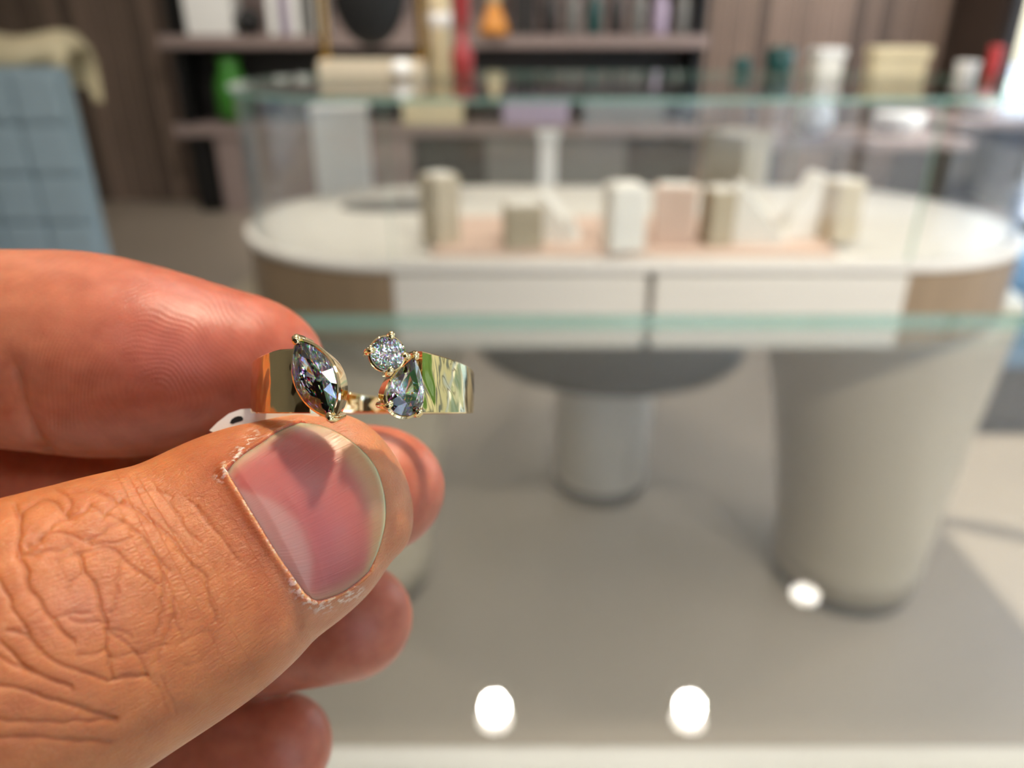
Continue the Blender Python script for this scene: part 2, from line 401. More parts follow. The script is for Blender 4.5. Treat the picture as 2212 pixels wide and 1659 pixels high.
lathe('foot', [(.024, 0), (.024, .05), (.012, .07), (.01, .1)], M['red'], t, 24); lathe('candle', [(.013, .1), (.017, .12), (.017, .30), (.012, .305)], M['red'], t, 24)
t = empty('glint_orb', (-.24, 1.80, ZT), 0, 'small white orb standing in for a bright glint at the foot of gold mirror', 'ornament')  # a white ball in place of a bright highlight
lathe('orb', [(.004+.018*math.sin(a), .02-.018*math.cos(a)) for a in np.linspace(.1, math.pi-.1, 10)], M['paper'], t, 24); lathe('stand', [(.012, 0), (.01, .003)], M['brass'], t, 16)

def cup(x, y, r, h, label):
    t = empty('lidded_jar', (x, y, ZT), 0, label, 'jar')
    lathe('jar', [(r*.8, 0), (r, h*.15), (r, h*.8), (r*.9, h*.82)], M['teal'], t, 28); lathe('lid', [(r*1.02, h*.82), (r*1.02, h*.92), (r*.3, h), (r*.1, h)], M['teal'], t, 28)
cup(.545, 1.97, .020, .036, 'small teal lidded jar, shorter of the two')
cup(.635, 1.97, .032, .060, 'large teal lidded jar next to the shorter one')
t = empty('gift_box', (.74, 1.96, ZT), .2, 'small white gift box beside the large teal jar', 'box')
box('box_base', -.03, .03, -.025, .025, 0, .038, M['white'], t, .002); box('lid', -.033, .033, -.028, .028, .038, .055, M['paper'], t, .002)
t = empty('gift_box', (.90, 1.95, ZT), -.1, 'wide ivory gift box with lid on the far glass case', 'box')
box('box_base', -.058, .058, -.035, .035, 0, .036, M['ivory'], t, .002); box('lid', -.062, .062, -.039, .039, .036, .058, M['ivory'], t, .002)
t = empty('gift_box', (1.02, 1.86, ZT), .5, 'tiny white box between ivory box and red tube', 'box')
box('box_base', -.016, .016, -.016, .016, 0, .022, M['paper'], t, .002); box('lid', -.018, .018, -.018, .018, .022, .032, M['paper'], t, .002)
# ------------------------------------------------------------------ round table and seats behind the case
t = empty('round_table', (.29, 2.165, 0), 0, 'low round table with dark top and pale drum foot', 'table')
lathe('table_top', [(.375, .515), (.40, .52), (.40, .545), (.385, .55)], M['topgrey'], t, 64)
lathe('drum', [(.15, .05), (.15, .46), (.15, .515)], M['white'], t, 48); lathe('plinth', [(.145, 0), (.145, .05)], M['dark'], t, 48)

t = empty('booth_seat', (-1.62, 3.0, 0), 0, 'pale blue quilted high-backed seat at the left', 'seat')
box('back', -1.2, 0, -.02, .05, .12, 1.24, M['blue'], t, .03)
for i in range(7):
    for j in range(6):
        if i == 0 and j == 0:
            q0 = box('cushion', 0, .165, -.05, -.0, 0, .178, M['blue'], t, .018); q0.location = (-.175, -.015, .14); continue
        q = q0.copy(); COL.objects.link(q); q.parent = t; q.location = (-.175-.17*i, -.015, .14+.182*j)
box('base', -1.18, -.02, 0, .14, 0, .12, M['dark'], t)
box('seat_pad', -1.18, -.30, .16, .55, .12, .42, M['blue'], t, .03)
t = empty('draped_throw', (-1.78, 3.165, 1.245), 0, 'cream throw hanging over the top of blue seat', 'throw')
vs = []; fs = []; nn = 14
pf = [(-.10, -.0), (-.10, .045), (-.08, .075), (0, .085), (.07, .075), (.10, .03), (.11, -.06), (.10, -.10)]
for i, u in enumerate(np.linspace(-.42, .12, nn)):
    for (y, z) in pf: vs.append((u + .02*math.sin(z*30), y + .01*math.sin(u*25), z + .012*math.sin(u*18) - (.05 if i == nn-1 else 0)))
for i in range(nn-1):
    for k in range(len(pf)-1): fs.append((i*8+k, i*8+k+1, (i+1)*8+k+1, (i+1)*8+k))
o = ob('cloth', vs, fs, M['ivory'], t, True); md = o.modifiers.new('thick', 'SOLIDIFY'); md.thickness = .02
o2 = ob('fringe', [(.1, .11, -.15), (.14, .11, -.15), (.14, .12, -.03), (.1, .12, -.03), (.12, .14, -.08)], [(0, 1, 4), (1, 2, 4), (2, 3, 4), (3, 0, 4), (0, 3, 2, 1)], M['ivory'], t)

t = empty('bench', (2.05, 2.75, 0), 0, 'blue upholstered bench by the window at right', 'bench')
box('seat_pad', -.45, .55, -.3, .3, .28, .62, M['bluedeep'], t, .04); box('base', -.42, .52, -.27, .27, .06, .28, M['dark'], t)
for x in (-.38, .44):
    for y in (-.22, .2): box('foot', x, x+.04, y, y+.04, 0, .06, M['dark'], t)
# side tables with white things at the far right
def side_table(x, y, w, h, label, m):
    t = empty('side_table', (x, y, 0), 0, label, 'table')
    box('table_top', -w/2, w/2, -.3, .3, h-.05, h, m, t, .008)
    for sx in (-1, 1):
        box('panel_leg', sx*(w/2-.05)-.02, sx*(w/2-.05)+.02, -.26, .26, 0, h-.05, M['dark'], t)
    box('shelf', -w/2+.07, w/2-.07, -.25, .25, .2, .24, m, t)
    return t
side_table(1.95, 4.6, 1.1, .80, 'long dark-legged table by the back right wall', M['mauve'])
side_table(3.0, 5.3, .7, .82, 'short dark-legged table at the far right corner', M['mauve'])
def vase(x, y, z, prof, m, label, cat='vase', name='vase'):
    t = empty(name, (x, y, z), 0, label, cat)
    lathe('body', prof, m, t, 28); r, zz = prof[-1]; lathe('rim', [(r*1.05, zz-.004), (r*1.08, zz), (r*1.05, zz+.006)], m, t, 28); return t
vase(1.7, 4.55, .80, [(.05, 0), (.11, .05), (.10, .14), (.04, .2), (.05, .24)], M['paper'], 'round white vase on the long mauve table')
vase(2.2, 4.6, .80, [(.09, 0), (.12, .03), (.14, .09), (.13, .1)], M['paper'], 'wide white bowl on the long mauve table', 'bowl', 'bowl')
vase(3.0, 5.25, .82, [(.06, 0), (.13, .06), (.12, .12), (.06, .16)], M['paper'], 'white pot on the short corner table')

def plinth(x, y, w, d, h, m, label, rz=0):
    t = empty('display_plinth', (x, y, 0), math.radians(rz), label, 'plinth')
    box('column', -w/2, w/2, -d/2, d/2, .03, h-.03, m, t, .004); box('cap', -w/2-.01, w/2+.01, -d/2-.01, d/2+.01, h-.03, h, m, t, .004); box('foot', -w/2+.02, w/2-.02, -d/2+.02, d/2-.02, 0, .03, M['dark'], t)
plinth(1.19, 4.2, .22, .26, .86, M['beige'], 'tall beige display plinth behind the right half of the far case', 38)
plinth(-.98, 4.6, .30, .22, .95, M['paper'], 'wide white display plinth behind the left half of the far case', 6)
plinth(.15, 3.3, .07, .07, .98, M['paper'], 'slim white post-like plinth behind the middle of the far case')

# wall shelf unit
sh = empty('shelf_unit', (-.62, 6.3, 0), 0, 'mauve shelf unit with black uprights on the wooden wall', 'shelf')
for z in (1.20, .58, 1.85):
    box('board', -1.95, 2.05, -.2, .2, z, z+.085, M['mauve'], sh, .006)
for x in (-1.88, 1.96):
    box('upright', x, x+.07, -.16, .2, .665, 1.20, M['black'], sh); box('upright', x, x+.07, -.16, .2, 1.285, 1.85, M['black'], sh)
    box('upright', x, x+.07, -.16, .2, 1.935, 2.5, M['black'], sh)
box('leg', -1.86, -1.70, -.16, .2, 0, .58, M['black'], sh)
box('cabinet', -1.66, -.15, -.18, .2, 0, .58, M['mauve'], sh, .004); box('niche', -.15, .42, -.17, .2, 0, .58, M['black'], sh)
box('cabinet', .42, 1.5, -.18, .2, 0, .58, M['grey'], sh, .004); box('niche', 1.5, 2.05, -.17, .2, 0, .58, M['dark'], sh)
box('back_panel', -1.8, 1.96, .17, .2, .665, 1.2, M['dark'], sh); box('back_panel', -1.8, 1.96, .17, .2, 1.285, 1.85, M['mauve'], sh)
SY = 6.22
def shelf_box(x, z, w, h, m, label, cat='box', name='storage_box', d=.22):
    t = empty(name, (x, SY, z), 0, label, cat)
    box('box_base', -w/2, w/2, -d/2, d/2, 0, h*.8, m, t, .006); box('lid', -w/2-.006, w/2+.006, -d/2-.006, d/2+.006, h*.8, h, m, t, .006)
shelf_box(-2.18, 1.285, .34, .36, M['paper'], 'large white box at the left end of upper shelf')
t = empty('black_ball', (-1.90, SY-.08, 1.285), 0, 'black ball ornament beside the large white box', 'ornament')
lathe('ball', [(.005+.088*math.sin(a), .092-.088*math.cos(a)) for a in np.linspace(.05, math.pi-.05, 16)], M['black'], t, 28); lathe('foot', [(.05, 0), (.03, .01)], M['black'], t, 20)
for i, (x, w, h, m) in enumerate(((-1.72, .07, .30, 'paper'), (-1.63, .05, .26, 'violet'), (-1.56, .07, .31, 'paper'), (-1.47, .06, .28, 'grey'), (-1.39, .06, .30, 'paper'))):
    b = empty('book', (x, SY, 1.285), 0, ('white book leftmost of the five upright books', 'thin lilac book among the five upright books', 'tall white book in the middle of the five upright books', 'grey book among the five upright books', 'white book rightmost of the five upright books')[i], 'book', 'upright books on the upper shelf')
    box('cover', -w/2, w/2, -.11, .11, 0, h, M[m], b, .004); box('pages', -w/2+.006, w/2-.006, -.105, .105, h, h+.003, M['paper'], b)
vase(-2.12, SY, .665, [(.07, 0), (.13, .06), (.12, .28), (.07, .40), (.08, .46)], M['green'], 'tall green ceramic vase at the left end of lower shelf')
shelf_box(-1.6, .665, .30, .28, M['grey'], 'grey box on the lower shelf near the green vase')
shelf_box(.09, 1.285, .16, .42, M['dark'], 'dark box left of the orange figurine')
t = empty('figurine', (-.13, SY-.08, 1.285), 0, 'orange and white figurine on the upper shelf', 'figurine')
lathe('skirt', [(.11, 0), (.10, .06), (.05, .18), (.04, .2)], M['orange'], t, 24); lathe('torso', [(.04, .2), (.07, .28), (.05, .36), (.02, .42)], M['ivory'], t, 24)
for i, x in enumerate((.28, .44, .60, .76, .92, 1.08, 1.24)):
    vase(x, SY, 1.285, [(.05, 0), (.055, .02), (.055, .2), (.02, .27), (.02, .33+.02*(i % 3))], M[('dark', 'grey', 'teal', 'dark', 'grey', 'violet', 'grey')[i]],
         ('dark bottle leftmost in the row on the upper shelf', 'grey bottle second from left in the bottle row', 'teal bottle third from left in the bottle row', 'dark bottle in the middle of the bottle row',
          'grey bottle fifth from left in the bottle row', 'lilac bottle sixth from left in the bottle row', 'grey bottle at the right end of the bottle row')[i], 'bottle', 'bottle')
shelf_box(.18, .665, .50, .22, M['violet'], 'wide lilac box on the lower shelf')
shelf_box(.85, .665, .60, .30, M['grey'], 'wide grey box on the lower shelf')
shelf_box(-.6, .665, .45, .26, M['ivory'], 'ivory box at the middle of the lower shelf')

# things to the right of the shelf
t = empty('red_tube', (1.03, 1.78, ZT), 0, 'small red tube at the right end of the far glass case', 'tube')
lathe('tube', [(.013, 0), (.013, .05), (.011, .052)], M['redbright'], t, 24); lathe('cap', [(.014, .052), (.014, .064), (.01, .066)], M['redbright'], t, 24)

# ================================================================== HAND (built in millimetres in front of the camera, then set in the room)
def c3(px, py, d): return np.array([(px-1106.0)/F*d, (829.5-py)/F*d, -d])
def world(p):
    p = np.atleast_2d(np.asarray(p, float))*SC/1000
    return CAM + p[:, :1]*RIGHT + p[:, 1:2]*UP + p[:, 2:3]*BACK
def worldv(v): v = np.asarray(v, float); return v[0]*RIGHT + v[1]*UP + v[2]*BACK

def interp(P, n):
    """cubic Hermite (centripetal-like) interpolation through the rows of P; first three columns set the spacing"""
    P = np.asarray(P, float); t = np.concatenate([[0], np.cumsum(np.linalg.norm(np.diff(P[:, :3], axis=0), axis=1))])
    m = np.zeros_like(P); d = np.diff(P, axis=0)/np.diff(t)[:, None]
    m[0], m[-1] = d[0], d[-1]
    h = np.diff(t)
    m[1:-1] = (d[:-1]*h[1:, None] + d[1:]*h[:-1, None])/(h[:-1]+h[1:])[:, None]
    T = np.linspace(0, t[-1], n); k = np.clip(np.searchsorted(t, T, 'right')-1, 0, len(t)-2)
    u = ((T-t[k])/h[k])[:, None]; H = h[k][:, None]
    return (2*u**3-3*u**2+1)*P[k] + (u**3-2*u**2+u)*H*m[k] + (-2*u**3+3*u**2)*P[k+1] + (u**3-u**2)*H*m[k+1]

def loft(st, cap0, cap1, n=140, k=72, q0=0.):
    """st rows: px, py, depth, half width px, half depth mm, [exponent]; returns verts, faces and the centre line frame"""
    rows = []
    for s in st:
        px, py, d, hw, rd = s[:5]; e = s[5] if len(s) > 5 else 2.0
        rows.append(list(c3(px, py, d)) + [hw*d/F, rd, e])
    R = interp(rows, n)
    C = R[:, :3]; T = np.gradient(C, axis=0); T /= np.linalg.norm(T, axis=1)[:, None]
    S = np.cross(T, np.array([0, 0, 1.0])); S /= np.linalg.norm(S, axis=1)[:, None]; D = np.cross(S, T)
    rings = []
    def ring(c, s, dd, rw, rd, e):
        a = np.linspace(0, 2*math.pi, k, endpoint=False); ca, sa = np.cos(a), np.sin(a)
        x = np.sign(ca)*np.abs(ca)**(2/e)*rw; y = np.sign(sa)*np.abs(sa)**(2/e)*rd
        return c + x[:, None]*s + y[:, None]*dd
    if cap0:
        for q in np.linspace(math.pi/2-.04, .06, 14): rings.append(ring(C[0]-T[0]*cap0*math.sin(q), S[0], D[0], R[0, 3]*math.cos(q), R[0, 4]*math.cos(q), R[0, 5]))
    for i in range(n): rings.append(ring(C[i], S[i], D[i], R[i, 3], R[i, 4], R[i, 5]))
    if cap1:
        for q in np.linspace(q0+.06, math.pi/2-.04, 18): rings.append(ring(C[-1]+T[-1]*cap1*(math.sin(q)-math.sin(q0))/(1-math.sin(q0)), S[-1], D[-1], R[-1, 3]*math.cos(q)/math.cos(q0), R[-1, 4]*math.cos(q)/math.cos(q0), R[-1, 5]))
    V = np.concatenate(rings); fs = []
    m = len(rings)
    for i in range(m-1):
        for j in range(k): fs.append((i*k+j, i*k+(j+1) % k, (i+1)*k+(j+1) % k, (i+1)*k+j))
    fs.append(tuple(range(k))[::-1]); fs.append(tuple((m-1)*k+j for j in range(k)))
    return V, fs, (C, T, S, D, R[:, 3], R[:, 4])

LO = {}
LO['index'] = loft([(-1150, 900, 100, 230, 11), (-750, 800, 99, 222, 11), (-400, 752, 95, 208, 10.5), (-150, 752, 89, 214, 10.6), (-20, 753, 86.5, 212, 10.2), (60, 757, 86, 216, 10.6), (170, 765, 86, 221, 11.4), (300, 778, 86, 210, 11.3), (430, 783, 87, 182, 10.4), (540, 780, 88.5, 147, 8.9)], 6, 8.3, q0=.36)
LO['middle'] = loft([(-1150, 1180, 101, 210, 10), (-600, 1110, 104, 185, 9.5), (-200, 1085, 101, 172, 9), (150, 1080, 98, 170, 9), (450, 1070, 94, 165, 8.8), (650, 1062, 90, 158, 8.5), (800, 1058, 88, 140, 7.6)], 6, 8.6)
LO['ring'] = loft([(-1150, 1480, 101, 200, 9.5), (-600, 1440, 108, 170, 9), (-100, 1420, 108, 155, 8.5), (250, 1390, 102, 148, 8.4), (550, 1355, 98, 142, 8.2), (745, 1340, 96, 128, 7.4)], 6, 8.5)
LO['little'] = loft([(-1150, 1790, 100, 180, 8.5), (-600, 1760, 106, 150, 7.8), (-100, 1710, 106, 132, 7.2), (300, 1650, 101, 124, 7), (500, 1622, 98, 120, 6.8), (610, 1610, 97, 108, 6.2)], 6, 6.2)
LO['thumb'] = loft([(-1750, 1500, 78, 420, 15), (-1200, 1600, 68, 450, 15), (-700, 1640, 60, 420, 13), (-350, 1560, 57, 385, 11.5), (-120, 1485, 57.5, 362, 10.8), (57, 1417, 59.5, 346, 10.4), (226, 1343, 62.5, 316, 9.9, 2.1), (409, 1258, 66, 281, 8.7, 2.2), (548, 1168, 68.5, 252, 7.6, 2.3), (640, 1122, 69.6, 232, 7.0, 2.3), (715, 1083, 70.3, 206, 6.4, 2.3), (775, 1053, 71, 170, 5.5, 2.2)], 8, 4.3, n=200, k=96)
LO['palm'] = loft([(-900, 1330, 99, 700, 9), (-1150, 1340, 97, 760, 12.5), (-1500, 1380, 90, 800, 15), (-2000, 1430, 82, 720, 17.5), (-2500, 1480, 76, 610, 18), (-3000, 1520, 74, 610, 19), (-3900, 1580, 74, 700, 22.5), (-5200, 1640, 75, 800, 26)], 5, 6, k=96)

allv = []; allf = []; base = 0
for V, fs, _ in LO.values():
    allv.append(V); allf += [tuple(i+base for i in f) for f in fs]; base += len(V)
tmp = ob('hand_form', np.concatenate(allv), allf)
md = tmp.modifiers.new('r', 'REMESH'); md.mode = 'VOXEL'; md.voxel_size = .42; md.use_smooth_shade = True
md = tmp.modifiers.new('s', 'SMOOTH'); md.factor = .5; md.iterations = 7
dg = bpy.context.evaluated_depsgraph_get(); dg.update()
hm = bpy.data.meshes.new_from_object(tmp.evaluated_get(dg))
bpy.data.objects.remove(tmp)

def pix(V):
    d = -V[:, 2]; return 1106 + F*V[:, 0]/d, 829.5 - F*V[:, 1]/d
def mesh_co(me):
    a = np.empty(len(me.vertices)*3); me.vertices.foreach_get('co', a); return a.reshape(-1, 3)
def mesh_no(me):
    a = np.empty(len(me.vertices)*3); me.vertices.foreach_get('normal', a); return a.reshape(-1, 3)

# blend the knuckles, the ball of the thumb and the wrist softly into each other
V = mesh_co(hm); E = np.empty(len(hm.edges)*2, int); hm.edges.foreach_get('vertices', E); E = E.reshape(-1, 2)
px, py = pix(V); wgt_ = np.clip((-150-px)/350, 0, 1)[:, None]*.55
ia = np.concatenate([E[:, 0], E[:, 1]]); ib = np.concatenate([E[:, 1], E[:, 0]]); deg = np.bincount(ia, minlength=len(V))[:, None]
for it in range(70):
    avg = np.stack([np.bincount(ia, weights=V[ib, c], minlength=len(V)) for c in range(3)], 1)/np.maximum(deg, 1)
    V += (avg-V)*wgt_
hm.vertices.foreach_set('co', V.ravel()); hm.update()

# finer faces on the side of the hand that is seen
bm = bmesh.new(); bm.from_mesh(hm)
def pxy(v): return 1106 + F*v.x/-v.z, 829.5 - F*v.y/-v.z
def pick(x0, x1, y0, y1, zmin):
    out = []
    for f in bm.faces:
        c = f.calc_center_median()
        if c.z < zmin or c.z > -40: continue
        x, y = pxy(c)
        if x0 < x < x1 and y0 < y < y1 and f.normal.dot(c) < 1.2: out.append(f)
    return out
sel = pick(-25, 890, 880, 1690, -73)
ed = list({e for f in sel for e in f.edges})
bmesh.ops.subdivide_edges(bm, edges=ed, cuts=3, use_grid_fill=True)
bm.to_mesh(hm); bm.free()
V = mesh_co(hm); N = mesh_no(hm); px, py = pix(V)

# which finger does a vertex belong to, and where along and around it
names = ['index', 'middle', 'ring', 'little', 'thumb', 'palm']
best = np.full(len(V), 1e9); fid = np.zeros(len(V), int); fco = np.zeros((len(V), 3))
for q, nm in enumerate(names):
    C, T, S, D, rw, rd = LO[nm][2]; C2 = C[::2]
    for a in range(0, len(V), 60000):
        vv = V[a:a+60000]; dd = ((vv[:, None, :]-C2[None])**2).sum(2); k = dd.argmin(1)*2; k = np.minimum(k, len(C)-1)
        r = vv - C[k]; x = (r*S[k]).sum(1); y = (r*D[k]).sum(1); s = k*np.linalg.norm(C[1]-C[0]) + (r*T[k]).sum(1)
        m = np.sqrt((x/rw[k])**2 + (y/rd[k])**2 + np.where((k >= len(C)-2), ((r*T[k]).sum(1)/rd[-1])**2, 0))
        upd = m < best[a:a+60000]; ii = np.where(upd)[0] + a
        best[ii] = m[upd]; fid[ii] = q; fco[ii] = np.stack([s, x, y], 1)[upd]
facing = (N*-V).sum(1)/np.linalg.norm(V, axis=1)

# ---- creases over the thumb joint
G = [
 ([(36,1093),(40,1118),(41,1152),(39,1180),(46,1209),(55,1228),(59,1256),(65,1275),(82,1292),(102,1326),(117,1341),(134,1363),(156,1384)], 1.35),
 ([(40,1118),(49,1102),(76,1085),(99,1080),(118,1084),(133,1101),(146,1116)], .9),
 ([(61,1182),(85,1159),(114,1133),(146,1116),(171,1106),(197,1091)], .9),
 ([(146,1110),(154,1084),(144,1070),(123,1059)], .7),
 ([(163,1063),(182,1057),(209,1061),(237,1074),(266,1087),(294,1097),(323,1121),(351,1144),(376,1169),(395,1197),(418,1222),(440,1241),(448,1270),(459,1314),(465,1340)], .8),
 ([(82,1163),(106,1152),(137,1150),(163,1159),(186,1171),(209,1176),(256,1169),(285,1163)], .8),
 ([(49,1197),(85,1194),(123,1186),(152,1178)], .9),
 ([(121,1211),(144,1201),(171,1196),(199,1188),(228,1182),(252,1190),(270,1211),(292,1230),(323,1249),(345,1264)], .8),
 ([(218,1121),(228,1106),(252,1089),(266,1083)], .6),
 ([(190,1165),(218,1152),(247,1133),(262,1125),(285,1139),(308,1161),(330,1190),(347,1213),(370,1235)], .8),
 ([(262,1125),(237,1114),(197,1093)], .55),
 ([(171,1201),(182,1232),(199,1254),(211,1281),(216,1300),(225,1332),(230,1361),(232,1397),(236,1430),(240,1460),(247,1471)], 1.15),
 ([(139,1270),(161,1247),(182,1235)], .7),
 ([(264,1220),(254,1253),(249,1296),(238,1325)], .7),
 ([(346,1216),(355,1266),(351,1300),(346,1332),(333,1371)], .8),
 ([(372,1290),(377,1332),(366,1365),(355,1397),(340,1430)], .7),
 ([(377,1332),(387,1363),(398,1389)], .6),
 ([(232,1361),(251,1363),(273,1367),(284,1376)], .7),
 ([(238,1367),(268,1387),(297,1415),(310,1438),(318,1462)], .8),
 ([(169,1419),(206,1412),(229,1404)], .8),
 ([(236,1421),(271,1415),(299,1412),(338,1397),(355,1393)], .7),
 ([(0,1387),(22,1408),(54,1441),(97,1464),(152,1484)], 1.3),
 ([(13,1363),(50,1369),(76,1393),(104,1421),(141,1441),(184,1454),(234,1471),(281,1462),(320,1462)], 1.1),
 ([(-20,1412),(0,1421),(32,1438),(61,1449)], 1.0),
 ([(-20,1478),(0,1482),(43,1488),(97,1508),(152,1523),(195,1538),(249,1553)], 1.2),
 ([(-20,1556),(65,1560),(151,1560),(249,1555)], .9),
 ([(-20,1594),(87,1594),(173,1601),(234,1603)], 1.0),
 ([(-10,1245),(0,1258),(19,1292),(22,1306),(43,1339),(65,1371)], 1.0),
 ([(117,1332),(151,1328),(184,1322)], .7), ([(151,1339),(177,1345),(223,1343)], .7),
 ([(367,1087),(385,1115),(404,1145),(430,1171)], .5), ([(426,1094),(441,1123),(477,1160),(514,1212)], .6),
 ([(260,1082),(281,1068),(311,1059),(342,1061),(370,1072)], .6), ([(285,1142),(321,1129)], .5),
 ([(330,1098),(352,1125),(385,1160),(412,1200)], .4), ([(400,1075),(440,1110),(470,1150)], .4),
 ([(380,1395),(420,1372),(455,1362)], .4), ([(400,1440),(440,1420),(470,1385)], .4),
 ([(345,1460),(365,1500),(380,1540)], .5), ([(318,1462),(345,1490),(360,1530)], .5),
]
th = np.where((fid == 4) & (facing > -.1) & (px > -40) & (px < 900) & (py > 870))[0]
hx, hy = px[th], py[th]; H = np.zeros(len(th)); CR = np.zeros(len(th))
wob = 2.2*np.sin(hx*.11+hy*.05) + 1.6*np.sin(hy*.17-hx*.07)
def seg_dist(X, Y, pts):
    d = np.full(len(X), 1e9)
    for (x0, y0), (x1, y1) in zip(pts[:-1], pts[1:]):
        vx, vy = x1-x0, y1-y0; u = np.clip(((X-x0)*vx+(Y-y0)*vy)/(vx*vx+vy*vy), 0, 1)
        d = np.minimum(d, np.hypot(X-x0-u*vx, Y-y0-u*vy))
    return d
def smooth_line(pts, n=40): return [tuple(r[:2]) for r in interp(np.array([(a, b, 0.) for a, b in pts]), n)]
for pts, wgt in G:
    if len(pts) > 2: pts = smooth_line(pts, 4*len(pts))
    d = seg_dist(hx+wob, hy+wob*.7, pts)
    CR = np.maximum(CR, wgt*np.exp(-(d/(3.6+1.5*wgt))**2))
    H -= wgt*(.095*np.exp(-(d/(3.4+1.3*wgt))**2) + .03*np.exp(-(d/(12+4*wgt))**2))
# ---- seat of the nail
NA = smooth_line([(488,1017),(525,983),(566,956),(608,928),(649,913)], 40)                                   # upper border
NF = smooth_line([(649,913),(691,919),(755,952),(808,1007),(827,1060),(832,1116),(818,1185),(797,1234)], 60)   # free edge
NC = smooth_line([(658,1283),(680,1296),(719,1288),(774,1256),(797,1234)], 40)                               # lower border
NB = smooth_line([(488,1017),(540,1103),(600,1200),(658,1283)], 40)                                          # root
poly = NA + NF[1:] + NC[::-1][1:] + NB[::-1][1:-1]
def inside(X, Y, poly):
    c = np.zeros(len(X), bool); P = np.array(poly)
    for (x0, y0), (x1, y1) in zip(P, np.roll(P, -1, 0)):
        m = ((y0 > Y) != (y1 > Y)); xi = (x1-x0)*(Y-y0)/(y1-y0+1e-12) + x0; c ^= m & (X < xi)
    return c
inn = inside(hx, hy, poly)
dA, dF, dC, dB = [seg_dist(hx, hy, q) for q in (NA, NF, NC, NB)]
dN = np.minimum(np.minimum(dA, dF), np.minimum(dC, dB))
H = np.where(inn, -.75*np.clip(dN/14, 0, 1), H + .30*np.exp(-(dB/16)**2) + .24*np.exp(-(np.minimum(dA, dC)/18)**2))
base_bvh = BVHTree.FromPolygons([tuple(v) for v in V], [tuple(p.vertices) for p in hm.polygons])
V0 = V.copy()
V[th] += N[th]*H[:, None]
# ---- crease of the index finger's end joint
ix = np.where((fid == 0) & (facing > -.1) & (px < 250))[0]
dI = seg_dist(px[ix], py[ix], smooth_line([(30, 800), (45, 860), (62, 915), (85, 960), (110, 985)], 30))
V[ix] -= N[ix]*(.35*np.exp(-(dI/9)**2) + .35*np.exp(-(dI/26)**2))[:, None]

# ---- skin colour (pads redder than the back of the thumb, dry pale skin round the nail) and ridge phase of the prints
pads = lin(184, 108, 84)[:3]; dors = lin(188, 116, 68)[:3]; red = lin(168, 80, 44)[:3]; pale = lin(200, 138, 102)[:3]
colr = np.tile(np.array(pads), (len(V), 1))
colr[fid >= 4] = dors
isx = fid == 0
k = np.exp(-((px-400)/260)**2 - ((py-720)/120)**2)*isx
colr += (np.array(lin(182, 88, 70)[:3])-colr)*(.7*k)[:, None]
k = np.clip((330-px)/330, 0, 1)*isx; colr += (np.array(lin(202, 134, 102)[:3])-colr)*(.6*k)[:, None]
kt_ = np.zeros(len(V)); kt_[th] = np.exp(-(dB/85)**2)*(hx < 700)*(~inn)
colr += (np.array(red)-colr)*(.62*kt_)[:, None]
kt_ = np.zeros(len(V)); kt_[th] = np.clip((hx-560)/120, 0, 1)*(dN > 3)*(~inn); colr += (np.array(pale)-colr)*(.75*kt_)[:, None]
kt_ = np.zeros(len(V)); kt_[th] = np.exp(-((hx-175)/110)**2-((hy-1310)/70)**2); colr += (np.array(lin(190, 126, 104)[:3])-colr)*(.5*kt_)[:, None]
kt_ = np.zeros(len(V)); kt_[th] = inn*1.; colr += (np.array(lin(190, 100, 90)[:3])-colr)*kt_[:, None]
kt_ = np.zeros(len(V)); kt_[th] = np.exp(-(dB/9)**2)*(~inn); colr += (np.array(lin(206, 160, 116)[:3])-colr)*(.8*kt_)[:, None]
kt_ = np.zeros(len(V)); kt_[th] = np.clip(CR, 0, 1)*(~inn); colr += (np.array(lin(172, 92, 44)[:3])-colr)*(.5*kt_)[:, None]  # browner crease skin, with the shade of the folds painted in
dry = np.zeros(len(V))
dline = np.minimum(seg_dist(hx, hy, [(545, 940), (520, 975), (488, 1017), (478, 1030)]), seg_dist(hx, hy, [(630, 1255), (652, 1290), (690, 1312), (735, 1296), (770, 1275)]))
dry[th] = np.where(inn, 0, .75*np.exp(-(dline/13)**2) + .6*np.exp(-(dB/5)**2) + .18*np.exp(-(dA/12)**2))
phase = np.zeros(len(V)); pm = np.zeros(len(V))
a = math.radians(14); X = px-355; Y = py-868; xr = X*math.cos(a)+Y*math.sin(a); yr = -X*math.sin(a)+Y*math.cos(a)
yr = np.where(yr < 0, yr*(1-.25*np.clip(-yr/200, 0, 1)), yr)
r1 = np.sqrt((xr*.78)**2 + (yr*1.12)**2 + 9)
phase_i = (r1 + 22*np.sin(X*.013+Y*.006) + 12*np.sin(Y*.021-X*.008) + 5*np.sin(X*.05+Y*.03))/9.6*2*math.pi
phase[isx] = phase_i[isx]; pm[isx] = (np.clip(facing, 0, 1)**.5*np.clip((px-20)/80, .35, 1))[isx]
for q, (cx_, cy_) in ((1, (700, 1010)), (2, (600, 1300)), (3, (450, 1560))):
    m = fid == q; r2 = np.sqrt(((px-cx_)*.9)**2 + ((py-cy_)*.9)**2 + 9) + 9*np.sin(py*.02)
    phase[m] = (r2/9.5*2*math.pi)[m]; pm[m] = .6*np.clip(facing, 0, 1)[m]

